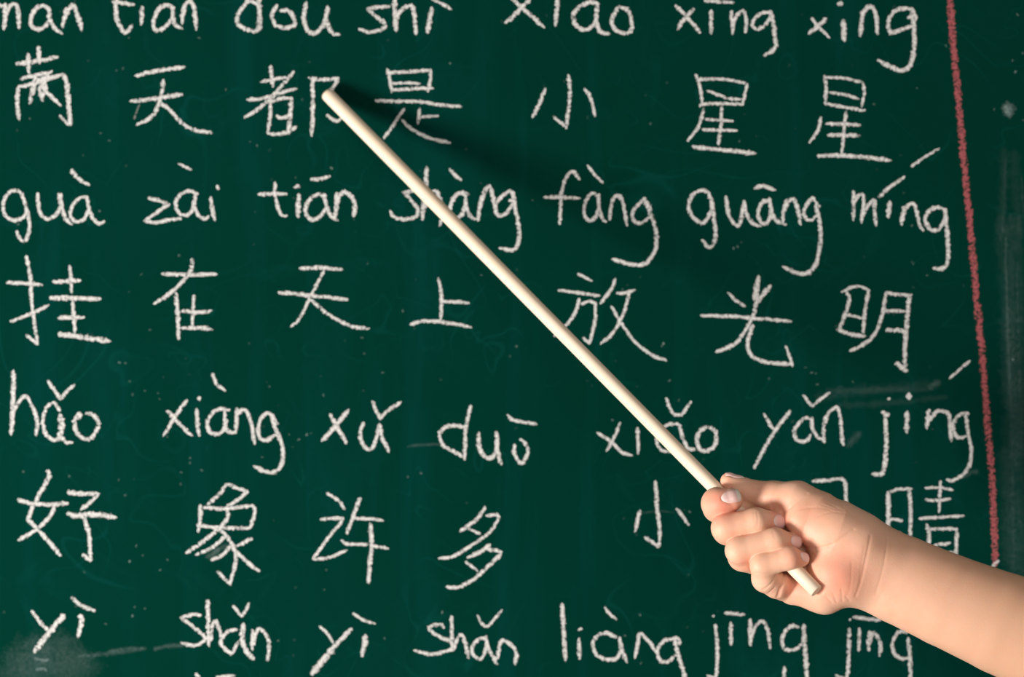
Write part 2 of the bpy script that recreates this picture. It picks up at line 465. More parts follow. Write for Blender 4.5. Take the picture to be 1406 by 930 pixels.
# third row of characters
writing('chalk_character', 'leftmost white chalk character of the third character row', (0, 640, T, 28,
 '262,25 270,60 220,150 198,195; 178,222 155,298 155,298 205,348 280,430 335,495; w26 300,217 280,270 210,345 102,410; 100,187 180,208 280,212 375,206;'
 'w32 378,150 412,146; w27 402,152 540,155 540,155 500,200 447,240; w34 375,262 420,275 520,268 638,285; w27 462,285 490,380 500,523; w26 457,490 500,523'))
writing('chalk_character', 'tall many-stroked white chalk character in the third character row', (0, 640, T, 24,
 '1253,97 1215,150 1145,213; 1255,100 1310,125 1365,140; 1365,142 1310,190 1255,220; w27 1105,217 1105,290 1093,363; 1120,230 1250,235 1395,217; w26 1395,217 1405,260 1380,345;'
 '1112,330 1200,340 1380,345; w25 1250,242 1255,285 1210,345 1130,410 1027,480; w25 1210,345 1280,430 1300,520 1272,648; w25 1200,582 1272,655; w23 1245,387 1170,450 1082,490;'
 'w27 1270,442 1230,490 1167,520; w28 1388,402 1310,440; w25 1280,450 1340,510 1405,565 1430,580'))
writing('chalk_character', 'white chalk character second from right left of the hand', (390, 640, T, 23,
 'w21 238,152 300,190 335,240; 202,295 305,288 320,302 240,400 162,513 162,513 250,505 345,465; w26 420,177 380,280 347,373; w22 387,290 470,292 546,302;'
 'w28 475,320 485,420 475,520 465,648; w22 317,412 350,430 460,435 573,457'))
writing('chalk_character', 'slanting white chalk character of two stacked halves in the third character row', (390, 640, T, 25,
 'w24 1110,227 1060,295 972,360; w22 1117,275 1172,270 1182,290 1130,370 1030,440 930,500 857,510; w19 1020,347 1080,375; 1135,435 1080,475 1012,505;'
 'w25 1122,460 1185,470 1192,490 1120,560 1040,630 960,668 897,668; w20 1002,530 1068,580'))
writing('chalk_character', 'small three-stroke white chalk character left of the hand', (800, 640, T, 24,
 '315,247 290,363; 402,87 410,230 425,350 420,448; w25 347,395 420,448; w21 520,237 550,275 585,326'))
writing('chalk_character', 'white chalk character mostly hidden behind the hand', (0, 0, 1, 6,
 '1082,692 1083,770; 1084,692 1110,690 1110,770; 1085,715 1108,714; 1085,737 1108,736; 1116,661 1136,660 1157,658 1161,672 1162,700; 1122,682 1122,770 1140,758; 1124,692 1152,692; 1124,706 1158,705; 1138,705 1170,760'))
writing('chalk_character', 'rightmost white chalk character above the forearm', (1140, 630, 5.286, 28,
 'w40 420,245 422,420 415,660; w27 440,240 500,220 592,220; w34 572,225 585,380 580,560 575,700; 435,435 522,452; w22 440,530 510,540; 420,640 570,645;'
 '800,165 795,290 790,388; w24 692,212 800,212 890,228; 692,300 800,302 870,292; 647,435 800,425 968,415; w32 700,480 718,560 705,740; 700,510 800,510 920,510;'
 'w34 917,510 917,620 905,760; 750,632 870,612; 715,690 890,680'))
# fourth row of pinyin
writing('chalk_word', 'white chalk word yi at the left of the bottom pinyin row', (0, 710, T, 28,
 'w24 175,520 220,580 265,625; w37 353,542 270,640 190,742; w28 440,547 452,560 445,600 430,663; w34 445,545 452,585; w26 397,447 450,490 523,519'))
writing('chalk_word', 'white chalk word shan before the first gap of the bottom pinyin row', (240, 790, U, 30,
 '180,275 120,272 45,295 45,295 120,350 190,410 210,440 170,475 110,485 42,466; w33 228,172 230,330 235,488; w28 248,450 262,350 285,320 312,390 322,450;'
 'w31 425,375 370,387 330,430 320,480 370,530 400,530 435,460; w44 472,340 465,440 490,520 540,578; w30 535,380 535,520; 540,490 560,400 590,372 640,430 650,500 640,590;'
 'w27 402,212 460,285 460,285 490,240 510,197'))
writing('chalk_word', 'white chalk word yi with a thick slanting stroke in the bottom pinyin row', (240, 790, U, 30,
 'w25 1000,357 1050,400 1095,470; w38 1215,372 1090,505; w52 1090,505 945,683; w46 1312,418 1310,480 1295,530; w28 1300,500 1290,560; w25 1230,265 1300,310 1378,334'))
writing('chalk_word', 'white chalk word shan in the middle of the bottom pinyin row', (490, 790, U, 30,
 '603,363 570,340 500,355 510,385 570,425 640,455 660,500 630,520 530,545 470,540 397,520; w32 652,287 655,400 655,470; 662,520 700,430 725,412 750,480 770,573;'
 '890,430 830,450 795,500 805,550 850,580 880,540 895,470; 890,422 910,510 950,580 965,615; 985,460 975,540 952,605; w33 980,490 1010,450 1070,490 1100,540 1090,615;'
 'w25 832,282 870,345 910,350 950,300 1003,240'))
writing('chalk_word', 'white chalk word liang in the bottom pinyin row', (740, 790, U, 31,
 'w36 160,202 170,380 182,588; w34 275,442 278,578; w25 275,378 297,372; 530,430 470,400 402,420 372,480 400,550 470,583 540,570 565,510; 555,432 572,520 607,600;'
 '690,402 680,480 662,570; 700,400 760,460 805,530; 940,440 870,450 822,500 817,550 850,600 900,590 940,550; 943,428 967,445 965,480; w36 935,455 960,550 1000,680 1000,760 940,830; w25 457,222 485,265 535,304'))
writing('chalk_word', 'white chalk word jing below the wrist in the bottom pinyin row', (960, 790, 4.2606, 25,
 '95,292 105,400 105,520 92,600 50,588; w18 80,240 85,240; w28 185,280 187,408; w26 152,222 195,226 262,231; w28 298,260 300,410; 305,370 330,300 370,270 400,320 415,428;'
 '580,305 535,298 492,350 487,410 520,440 570,430 600,402; w31 612,292 617,400 632,620; w30 540,300 555,296'))
writing('chalk_word', 'white chalk word jing partly behind the forearm', (960, 790, 4.2606, 27,
 '878,312 875,450 862,600 800,585; w18 880,260 885,260; w25 902,245 970,255 1060,265; w25 938,310 935,443; w29 995,330 990,440; 1000,390 1020,338 1060,400 1055,473;'
 '1215,337 1172,330 1132,390 1142,460 1190,490 1222,480; w30 1222,370 1235,500 1235,640'))
writing('chalk_character', 'tip of a white chalk character cut by the lower edge', (0, 0, 1, 6,
 '269,926 276,934 280,946; w5 297,930 322,928'))
writing('chalk_character', 'single white chalk stroke at the lower edge under the wrist', (0, 0, 1, 6, '1077,917 1076,938'))

# the red line
rl = Ribbons()
rl.stroke([(1304, -8), (1308, 50), (1315, 124), (1322, 205), (1331, 300), (1340, 400), (1347, 470), (1355, 570), (1361, 640), (1364, 700), (1367, 776)], 10.5, 1.0, 0.12)
rl.build('red_chalk_line', REDCHALK, board, 'red chalk line drawn down the right side')
fl = Ribbons()
fl.stroke([(1363, 778), (1371, 770)], 5, 0.9)
fl.build('chalk_tick', CHALK, board, 'short pale chalk tick at the foot of the red line')

# dust and smears left by wiping
ds = Ribbons()
ds.stroke([(1384, 145), (1386, 157)], 22, 0.7, 0.2)
ds.stroke([(1380, 148), (1383, 154)], 11, 0.6, 0.2)
for x0, y0, x1, y1, w, g in ((1378, 205, 1374, 330, 14, .22), (1392, 210, 1402, 320, 20, .25), (1374, 300, 1385, 560, 20, .30), (1388, 300, 1396, 640, 18, .42),
                             (1398, 300, 1404, 620, 14, .30), (1386, 420, 1392, 780, 26, .28), (1402, 520, 1404, 860, 30, .30), (1380, 620, 1388, 800, 26, .22),
                             (1122, 545, 1290, 528, 16, .09), (1135, 536, 1270, 535, 9, .12), (1275, 533, 1290, 525, 9, .35), (1150, 557, 1300, 545, 10, .10),
                             (20, 905, 110, 900, 40, .34), (10, 925, 120, 918, 46, .40), (40, 885, 90, 880, 30, .22), (48, 904, 66, 906, 5, .9), (50, 919, 64, 922, 5, .9),
                             (110, 902, 200, 891, 7, .34), (212, 892, 250, 887, 6, .42), (150, 895, 196, 890, 5, .3), (560, 613, 612, 610, 4, .3), (880, 705, 925, 704, 3, .25),
                             (285, 765, 300, 755, 10, .4), (292, 762, 312, 748, 8, .35), (1320, 655, 1342, 648, 8, .3), (1180, 595, 1165, 612, 12, .25)):
    mid = ((x0 + x1) / 2 + rnd.uniform(-3, 3), (y0 + y1) / 2 + rnd.uniform(-3, 3))
    if x0 > 1360:
        g *= 0.32
        for _ in range(1):
            q = rnd.uniform(-0.6, 0.6) * w
            t0, t1 = rnd.uniform(0, 0.4), rnd.uniform(0.6, 1)
            ds.stroke([(x0 + (x1 - x0) * t0 + q, y0 + (y1 - y0) * t0), (x0 + (x1 - x0) * t1 + q + rnd.uniform(-3, 3), y0 + (y1 - y0) * t1)], rnd.uniform(3, 6), g * 1.1, 0.3, step=6)
    elif w > 20:
        g *= 0.42
        w *= 1.5
    ds.stroke([(x0, y0), mid, (x1, y1)], w * 1.3, g * 0.62, 0.25, step=5)
sm = ds.build('chalk_smear', DUST, board, 'pale wiped chalk dust near the edges')
sm['kind'] = 'stuff'
sp = Ribbons()
spots = [(177, 52, .5), (273, 52, .6), (160, 97, .6), (169, 94, .4), (310, 123, .6), (41, 163, .5), (138, 183, .5), (150, 193, .6), (618, 87, .9), (353, 200, .8), (343, 195, .5),
         (893, 170, .6), (1015, 194, .6), (137, 290, .8), (25, 308, .5), (455, 231, .8), (406, 244, .4), (403, 272, .6), (731, 275, .6), (1007, 341, 1.), (1013, 339, .9), (246, 351, .6),
         (194, 377, .5), (164, 498, .9), (172, 499, .6), (206, 453, .5), (178, 524, .6), (182, 542, .5), (199, 537, .5), (217, 540, .6), (219, 548, .5), (370, 531, .6), (525, 512, .5),
         (444, 543, .6), (410, 604, .8), (421, 597, .7), (397, 597, .6), (553, 427, .6), (497, 464, .5), (500, 486, .4), (661, 378, .5), (709, 476, .5), (911, 472, .9), (909, 475, .6),
         (261, 629, .5), (249, 649, .6), (261, 636, .5), (248, 665, .5), (163, 659, .6), (172, 680, .6), (95, 654, .5), (277, 646, .6), (178, 771, .8), (230, 769, .8), (220, 783, .6),
         (196, 763, .5), (187, 750, .6), (182, 846, 1.), (199, 836, .6), (145, 857, .5), (185, 834, .4), (104, 833, .5), (28, 743, .5), (116, 786, .4), (947, 703, .7), (979, 846, .9),
         (879, 845, .5), (858, 873, .5), (382, 880, .6), (607, 841, .6), (528, 877, .6), (880, 911, .7), (1397, 20, .8), (1404, 73, .8), (1394, 99, .9), (1259, 121, .7), (1200, 143, .6),
         (1390, 83, .5), (1405, 165, .6), (1299, 63, .6), (1365, 150, .4), (1391, 494, .9), (1252, 360, .6), (1273, 378, .6), (1120, 513, .6), (1106, 505, .5), (1114, 512, .5), (1122, 528, .5),
         (1171, 524, .5), (1056, 520, .6), (841, 577, .5), (932, 550, .4), (560, 655, .5), (578, 650, .6), (360, 628, .4), (448, 783, .5), (445, 810, .4), (32, 648, .5), (300, 730, .3),
         (1252, 310, .6), (1254, 362, .6), (855, 398, .4), (919, 523, .5), (1148, 448, .4), (940, 700, .4), (230, 600, .4), (70, 752, .4), (640, 205, .3), (575, 118, .3), (415, 137, .4)]
for x, y, g in spots:
    a = rnd.uniform(0, 3.14)
    r_ = rnd.uniform(0.6, 1.6)
    sp.stroke([(x - r_ * math.cos(a), y - r_ * math.sin(a)), (x + r_ * math.cos(a), y + r_ * math.sin(a))], rnd.uniform(2.6, 3.8), g * 1.1, 0.2, step=1)
for _ in range(150):
    x, y = rnd.uniform(-60, 1470), rnd.uniform(-40, 980)
    a = rnd.uniform(0, 3.14)
    r_ = rnd.uniform(0.4, 1.6)
    sp.stroke([(x - r_ * math.cos(a), y - r_ * math.sin(a)), (x + r_ * math.cos(a), y + r_ * math.sin(a))], rnd.uniform(2.5, 4.5), rnd.uniform(0.08, 0.2), 0.2, step=1)
so = sp.build('chalk_specks', DUST, board, 'scattered specks of white chalk dust')
so['kind'] = 'stuff'
# ------------------------------------------------------------------ the pointer
DREF = 0.125
S = (D - DREF) / D / PXM          # metres per photograph pixel at the hand

def at(px, py, depth):
    f = (D - depth) / D / PXM
    return Vector(((px - 703) * f, -depth, ZC - (py - 465) * f))

ROD_R = 0.00425
tip = at(447.5, 127.5, 0.0044)
butt = at(1121.5, 812.5, 0.146)

def wood_material():
    m, nt, out = newmat('pale_wood')
    N = NT(nt)
    co = N.n('TexCoord').outputs['Object']
    grain = N.noise(N.mapping(co, (420, 420, 9)), 1.0, 4, 0.6, 0.3)
    band = N.noise(N.mapping(co, (160, 160, 4)), 1.0, 2, 0.5)
    pore = N.noise(N.mapping(co, (1500, 1500, 120)), 1.0, 2, 0.6)
    c = N.mix(N.ramp(grain, [(0.38, 0.0), (0.72, 1.0)]), (0.88, 0.72, 0.55), (0.79, 0.60, 0.42))
    c = N.mix(N.math('MULTIPLY', N.ramp(band, [(0.45, 0.0), (0.7, 1.0)]), 0.35), c, (0.89, 0.74, 0.58))
    c = N.mix(N.math('MULTIPLY', N.ramp(pore, [(0.62, 0.0), (0.75, 1.0)]), 0.25), c, (0.62, 0.42, 0.24))
    b = N.n('BsdfPrincipled')
    N.l(c, b.inputs['Base Color'])
    b.inputs['Roughness'].default_value = 0.48
    b.inputs['Specular IOR Level'].default_value = 0.35
    bp = N.n('Bump')
    bp.inputs['Strength'].default_value = 0.12
    bp.inputs['Distance'].default_value = 0.0002
    N.l(grain, bp.inputs['Height'])
    N.l(bp.outputs[0], b.inputs['Normal'])
    N.l(b.outputs[0], out.inputs[0])
    return m

def make_rod():
    L = (butt - tip).length
    prof = [(0.0, 0.0), (0.0026, 0.0), (0.0034, 0.00025), (0.0039, 0.0009), (0.00418, 0.0019), (ROD_R, 0.0034)]
    nz = 40
    for i in range(1, nz):
        z = 0.0034 + (L - 0.0040) * i / nz
        prof.append((ROD_R * (1 + 0.004 * math.sin(i * 1.7)), z))
    prof += [(ROD_R, L - 0.0004), (ROD_R - 0.0003, L - 0.00005), (ROD_R - 0.0006, L), (0.0, L)]
    k = 40
    v, f = [], []
    for r, z in prof:
        for j in range(k):
            a = 2 * math.pi * j / k
            # a shallow whittled groove near the butt, on the side towards the viewer
            v.append((r * math.cos(a), r * math.sin(a), z))
    for i in range(len(prof) - 1):
        for j in range(k):
            q = (j + 1) % k
            f.append((i * k + j, i * k + q, (i + 1) * k + q, (i + 1) * k + j))
    o = obj('pointer_stick', v, f, wood_material(), None, smooth=True)
    o.location = tip
    o.rotation_euler = (butt - tip).to_track_quat('Z', 'Y').to_euler()
    o['label'] = 'long pale wooden pointer stick held diagonally across the chalkboard'
    o['category'] = 'pointer'
    return o

rod = make_rod()

# ------------------------------------------------------------------ the hand and forearm: one distance field, one skin
def Q(px, py, h):
    """picture point at height h (in hand pixels, towards the camera) -> true metric space in units of S"""
    f = (D - DREF - h * S) / D / PXM / S
    return np.array([703 + (px - 703) * f, 465 + (py - 465) * f, h], dtype=np.float32)

def to_world(P):
    return np.stack([(P[:, 0] - 703) * S, -(DREF + P[:, 2] * S), ZC - (P[:, 1] - 465) * S], 1)

def from_world(v):
    return np.array([v[0] / S + 703, 465 - (v[2] - ZC) / S, (-v[1] - DREF) / S], dtype=np.float32)

ROD_A, ROD_B = from_world(tip), from_world(butt)

def seg(P, a, b):
    ba = b - a
    t = np.clip(((P - a) @ ba) / float(ba @ ba), 0, 1)
    return t, np.linalg.norm(P - a - t[:, None] * ba, axis=1)

def cone(P, A, B, ra, rb, flat=1.0):
    """tapering limb piece from A to B; flat < 1 squeezes it front to back"""
    a, b = Q(*A), Q(*B)
    if flat != 1.0:
        Pz = P.copy()
        h0 = 0.5 * (a[2] + b[2])
        Pz[:, 2] = h0 + (P[:, 2] - h0) / flat
        a = a.copy(); b = b.copy()
        a[2] = h0 + (a[2] - h0) / flat
        b[2] = h0 + (b[2] - h0) / flat
        t, d = seg(Pz, a, b)
        return (d - (ra + (rb - ra) * t)) * (0.5 + 0.5 * flat)
    t, d = seg(P, a, b)
    return d - (ra + (rb - ra) * t)

def smin(a, b, k):
    h = np.maximum(k - np.abs(a - b), 0) / k
    return np.minimum(a, b) - h * h * k * 0.25

def smax(a, b, k):
    return -smin(-a, -b, k)

# joints: (px, py, h), radius
FINGERS = {
 'index': [((1064, 708, -50), 20), ((986, 697, -16), 20.5), ((985, 691.5, 6), 21.5), ((991, 691, 13), 19), ((1004, 686.5, 15), 16.3)],
 'middle': [((1070, 742, -46), 21), ((999, 728, 10), 20), ((997, 725, 22), 19.5), ((1038, 715.5, 28), 17.5), ((1066, 716.5, 10), 13.5)],
 'ring': [((1078, 782, -32), 21), ((1020, 764, 16), 20), ((1015, 756, 34), 18.5), ((1064, 742, 41), 16.5), ((1089, 745, 24), 12.5)],
 'little': [((1077, 808, 2), 18), ((1066, 803, 17), 18), ((1051, 795, 29), 18), ((1047, 776, 44), 16.5), ((1084, 766.5, 50), 15.5), ((1101, 768, 40), 10.5)],
 'thumb': [((1120, 706, 8), 34), ((1094, 688.5, 0), 26.5), ((1062, 682.5, -12), 20.5), ((1037, 677, -17), 15.5), ((1016, 670.5, -16), 14.5), ((1000.5, 660.5, -14), 11.5)],
}
FK = {'index': 5, 'middle': 6, 'ring': 6, 'little': 6, 'thumb': 9}

def palm(P):
    d = cone(P, (1104, 714, 17), (1145, 730, 13), 26, 43)                 # ball of the thumb
    d = smin(d, cone(P, (1145, 730, 13), (1174, 748, 10), 43, 44), 8)
    d = smin(d, cone(P, (1174, 748, 10), (1206, 769, 1), 44, 44), 14)
    d = smin(d, cone(P, (1150, 784, 16), (1177, 786, 8), 42, 41), 14)   # heel of the palm
    d = smin(d, cone(P, (1090, 810, -2), (1132, 811, 8), 21, 30), 8)          # little-finger edge
    d = smin(d, cone(P, (1132, 811, 8), (1160, 795, 12), 30, 37), 14)
    for (x, y, h), r in (((1068, 702, -50), 22), ((1070, 732, -47), 24), ((1078, 766, -36), 24), ((1086, 802, -12), 21)):
        d = smin(d, cone(P, (x, y, h), (1190, 775, -14), r, 34), 14)          # back of the hand
    ARM = [((1190, 777.5, -4), 57.5), ((1237, 796.5, -3), 61), ((1301, 825, 2), 64), ((1378, 857, 8), 70), ((1500, 908, 17), 77), ((1650, 968, 28), 86)]
    arm = None
    for (A, ra), (B, rb) in zip(ARM[:-1], ARM[1:]):                           # wrist and forearm
        q = cone(P, A, B, ra, rb, 0.80)
        arm = q if arm is None else smin(arm, q, 2.0)
    d = smin(d, arm, 14)
    return d

NAILS = {}    # filled below
GROOVES = []  # (polyline on the skin, width, depth)

def base_field(P):
    d = palm(P)
    thumb = None
    out = d
    for n, js in FINGERS.items():
        fd = None
        for (a, ra), (b, rb) in zip(js[:-1], js[1:]):
            c = cone(P, a, b, ra, rb)
            fd = c if fd is None else smin(fd, c, FK[n])
        if n == 'thumb':
            out = smin(out, fd, 9)
        else:
            out = smin(out, fd, 1.4)
    t, rd = seg(P, ROD_A, ROD_B)
    out = smax(out, ROD_R / S + 0.35 - rd, 1.6)        # flesh yields to the stick
    return out

def finger_field(n):
    js = FINGERS[n]
    def f(P):
        fd = None
        for (a, ra), (b, rb) in zip(js[:-1], js[1:]):
            q = cone(P, a, b, ra, rb)
            fd = q if fd is None else smin(fd, q, FK[n])
        return fd
    return f

def field(P):
    d = base_field(P)
    for line, w, amp in GROOVES:
        lo, hi = line.min(0) - 3 * w, line.max(0) + 3 * w
        idx = np.nonzero(((P > lo) & (P < hi)).all(1))[0]
        if len(idx) == 0:
            continue
        q = P[idx]
        m = None
        for a, b in zip(line[:-1], line[1:]):
            t, dd = seg(q, a, b)
            m = dd if m is None else np.minimum(m, dd)
        d[idx] += amp * np.exp(-(m / w) ** 2)
    return d

def drop(pts, n, f=base_field, reach=90.0):
    """slide points along -n until they meet the skin"""
    P = np.asarray(pts, dtype=np.float32).copy()
    n = np.asarray(n, dtype=np.float32)
    for _ in range(60):
        dd = np.clip(f(P), -2.0, 8.0)
        P = P - n * (dd * 0.7)[:, None]
    return P

def groove(px, w, amp, n=(0, 0, 1), top=95):
    pts = smooth_path([tuple(p) for p in px], 3.0)
    P = np.array([Q(x, y, top) for x, y in pts])
    GROOVES.append((drop(P, n), w, amp))

# the folds of the skin seen in the photograph
groove([(1078, 709), (1086, 702), (1096, 693), (1105, 686), (1112, 680)], 1.6, 0.9)          # root of the thumb
groove([(1066, 703), (1063, 694), (1064, 687)], 1.4, 0.5)
groove([(1040, 664), (1043, 668), (1045, 675)], 1.3, 0.7)                                     # thumb knuckle
groove([(1035, 664), (1037, 670)], 1.2, 0.5)
groove([(1097, 752), (1115, 755), (1140, 752), (1158, 741), (1175, 729)], 1.8, 0.9)           # life line
groove([(1118, 764), (1132, 755), (1146, 748)], 1.5, 0.5)
groove([(1198, 738), (1194, 758), (1189, 782), (1185, 800), (1178, 822)], 2.0, 0.65)           # wrist folds
groove([(1190, 750), (1186, 775), (1183, 800)], 1.6, 0.25)
groove([(1222, 742), (1219, 765), (1214, 790), (1206, 818)], 1.8, 0.4)
groove([(1172, 775), (1171, 800), (1168, 818)], 1.4, 0.25)
for xs in ([(1139, 824), (1146, 831)], [(1147, 818), (1152, 830)], [(1158, 812), (1160, 829)], [(1165, 822), (1170, 829)]):
    groove(xs, 1.5, 0.7)
groove([(1050, 813), (1058, 807), (1064, 800), (1068, 792)], 1.4, 1.3)                        # little finger folds
groove([(1058, 818), (1066, 810)], 1.3, 1.0)
groove([(1071, 824), (1074, 813), (1079, 801), (1081, 788)], 2.2, 2.6)
groove([(1039, 789), (1050, 790), (1060, 789)], 1.6, 0.5)
groove([(1041, 704), (1043, 716), (1041, 727)], 1.5, 0.5)                                     # finger joints
groove([(1037, 704), (1038, 716)], 1.4, 0.4)
groove([(1063, 731), (1066, 741)], 1.4, 0.4)
for k in range(6):
    groove([(1095 + 9 * k, 703 - 2 * k), (1112 + 10 * k, 698 + k)], 1.3, 0.26)
    groove([(1118 + 8 * k, 715 - 4 * k), (1140 + 7 * k, 701 + 2 * k)], 1.3, 0.26)

def nail_frame(c, n, a):
    n = np.array(n, float); n /= np.linalg.norm(n)
    a = np.array(a, float); a -= n * (a @ n); a /= np.linalg.norm(a)
    return np.array(c, float), n, a, np.cross(n, a)

# centre (px, py, h), normal, direction to the free edge, half length, half width   (y points down the picture)
NAIL_SPECS = [
 ('index', (1004.6, 683.6, 15), (-0.10, -0.16, 0.97), (0.95, -0.26, 0.0), 12.4, 9.6),
 ('middle', (1064, 716, 14), (0.56, -0.04, 0.82), (0.80, 0.03, -0.56), 10.0, 9.5),
 ('ring', (1087, 744, 27), (0.58, -0.10, 0.80), (0.80, 0.10, -0.58), 9.5, 8.8),
 ('little', (1101, 766, 43), (0.52, -0.30, 0.80), (0.80, 0.15, -0.50), 8.0, 7.2),
 ('thumb', (1007, 657, -14), (0.42, -0.88, 0.24), (-0.86, -0.44, 0.05), 12.5, 7.6),
]

def nail_shape(L, W, nu=22, nv=15):
    us = np.linspace(-1, 1, nu)
    vs = np.linspace(-1, 1, nv)
    pts = []
    for u in us:
        wid = W * (1 - max(0.0, -u) ** 2.0 * 0.50) * (1 - max(0.0, u - 0.72) * 0.35)
        for v in vs:
            bow = (1 - v * v)
            uu = u * L
            if u > 0:
                uu += u * L * 0.10 * (bow - 0.5)
            else:
                uu += u * L * 0.20 * (bow - 0.5)
            pts.append((uu, v * wid, u, v))
    return np.array(pts), nu, nv

NAIL_GEO = []
for nm, c, n, a, L, W in NAIL_SPECS:
    cc, n, a, b = nail_frame(Q(*c), n, a)
    shp, nu, nv = nail_shape(L, W)
    P0 = cc[None] + shp[:, :1] * a[None] + shp[:, 1:2] * b[None] + 26 * n[None]
    ff = finger_field(nm)
    hit = drop(P0, n, ff)
    hgt = (hit - P0) @ n
    bad = (np.abs(ff(hit)) > 0.6) | (hgt < -60)
    if bad.any():                                    # past the flank of the finger: keep to the lowest good height
        hgt[bad] = hgt[~bad].min()
        hit = P0 + hgt[:, None] * n[None]
    NAIL_GEO.append((nm, hit, n, a, b, shp, nu, nv))
    G = hit.reshape(nu, nv, 3)
    edge = np.concatenate([G[:, 0][::3], G[-1, ::3], G[::-1, -1][::3], G[0, ::-3], G[:1, 0]])
    rim = np.concatenate([G[2:, 0][::-3], G[0, ::3], G[2:, -1][::3]])
    GROOVES.append((rim.astype(np.float32), 1.5, 0.8))

def surface_net(lo, hi, step, f):
    n = np.ceil((hi - lo) / step).astype(int) + 1
    B = 12
    nb = -(-n // B)
    n = nb * B
    cx, cy, cz = [lo[i] + step * (np.arange(nb[i]) * B + (B - 1) / 2) for i in range(3)]
    cg = np.stack(np.meshgrid(cx, cy, cz, indexing='ij'), -1).reshape(-1, 3).astype(np.float32)
    cd = base_field(cg)
    fld = np.repeat(np.repeat(np.repeat(np.where(cd > 0, 9.0, -9.0).reshape(nb).astype(np.float32), B, 0), B, 1), B, 2)
    near = np.nonzero(np.abs(cd) < step * B * 1.25 + 4)[0]
    loc = np.stack(np.meshgrid(*[np.arange(B)] * 3, indexing='ij'), -1).reshape(-1, 3)
    ids = np.stack(np.unravel_index(near, nb), 1) * B
    for s in range(0, len(ids), 200):
        I = (ids[s:s + 200, None] + loc[None]).reshape(-1, 3)
        P = (lo + step * I).astype(np.float32)
        fld[I[:, 0], I[:, 1], I[:, 2]] = f(P)
    ins = fld < 0
    cnt = np.zeros(np.array(n) - 1, dtype=np.int8)
    for dx in (0, 1):
        for dy in (0, 1):
            for dz in (0, 1):
                cnt += ins[dx:n[0] - 1 + dx, dy:n[1] - 1 + dy, dz:n[2] - 1 + dz]
    cell = np.argwhere((cnt > 0) & (cnt < 8))
    vid = np.full(cnt.shape, -1, dtype=np.int32)
    vid[cell[:, 0], cell[:, 1], cell[:, 2]] = np.arange(len(cell))
    acc = np.zeros((len(cell), 3)); num = np.zeros(len(cell))
    cor = [(i, j, k) for i in (0, 1) for j in (0, 1) for k in (0, 1)]
    val = {c: fld[cell[:, 0] + c[0], cell[:, 1] + c[1], cell[:, 2] + c[2]] for c in cor}
    for c in cor:
        for ax in range(3):
            if c[ax] == 0:
                e = list(c); e[ax] = 1; e = tuple(e)
                a, b = val[c], val[e]
                m = (a < 0) != (b < 0)
                t = np.where(m, a / np.where(a - b == 0, 1, a - b), 0)
                p = np.array(c, float)[None].repeat(len(cell), 0)
                p[:, ax] += t
                acc[m] += p[m]; num[m] += 1
    V = lo + step * (cell + acc / num[:, None])
    quads = []
    for ax in range(3):
        a1, a2 = [(1, 2), (2, 0), (0, 1)][ax]
        sl0 = [slice(1, -1)] * 3; sl1 = [slice(1, -1)] * 3
        s0 = ins[tuple(slice(0, -1) if i == ax else slice(None) for i in range(3))]
        s1 = ins[tuple(slice(1, None) if i == ax else slice(None) for i in range(3))]
        e = np.argwhere(s0 != s1)
        ok = (e[:, a1] > 0) & (e[:, a2] > 0) & (e[:, a1] < n[a1] - 1) & (e[:, a2] < n[a2] - 1)
        e = e[ok]
        flip = s0[e[:, 0], e[:, 1], e[:, 2]]
        def g(d1, d2):
            q = e.copy(); q[:, a1] += d1; q[:, a2] += d2
            return vid[q[:, 0], q[:, 1], q[:, 2]]
        f4 = np.stack([g(-1, -1), g(0, -1), g(0, 0), g(-1, 0)], 1)
        f4[~flip] = f4[~flip][:, ::-1]
        quads.append(f4)
    F = np.concatenate(quads)
    F = F[(F >= 0).all(1)]
    return V, F

STEP = 0.95
V, F = surface_net(np.array([950.0, 630.0, -90.0]), np.array([1745.0, 1085.0, 112.0]), STEP, field)

def relax(V, F, it, lam):
    E = np.concatenate([F[:, [0, 1]], F[:, [1, 2]], F[:, [2, 3]], F[:, [3, 0]]])
    E = np.concatenate([E, E[:, ::-1]])
    deg = np.bincount(E[:, 0], minlength=len(V)).astype(float)
    for _ in range(it):
        s = np.stack([np.bincount(E[:, 0], weights=V[E[:, 1], i], minlength=len(V)) for i in range(3)], 1)
        V = V + lam * (s / deg[:, None] - V)
    return V

V = relax(V, F, 2, 0.5)

# flush of the skin: fingertips, knuckles and the heel of the palm are pinker
def flush(P):
    r = np.zeros(len(P))
    for c, rad, amp in (((990, 694, 28), 24, 1.0), ((1004, 702, 20), 16, 0.9), ((998, 660, -10), 14, 0.25), ((1108, 715, 45), 26, 0.30), ((1150, 790, 45), 34, 0.75), ((1152, 808, 40), 18, 0.35),
                        ((1095, 815, 30), 22, 0.70), ((1098, 768, 60), 18, 0.60), ((1073, 716, 20), 16, 0.9), ((1095, 745, 35), 15, 0.8), ((1025, 775, 45), 14, 0.45), ((1000, 735, 30), 14, 0.35), ((1075, 700, 10), 20, 0.4),
                        ((1090, 760, 20), 22, 0.5), ((1075, 803, 20), 14, 0.35), ((1045, 668, -5), 14, 0.3)):
        r = np.maximum(r, amp * np.exp(-(np.linalg.norm(P - Q(*c), axis=1) / rad) ** 2))
    return r

W_ = to_world(V)
base_pt = W_[np.argmax(W_[:, 0])]

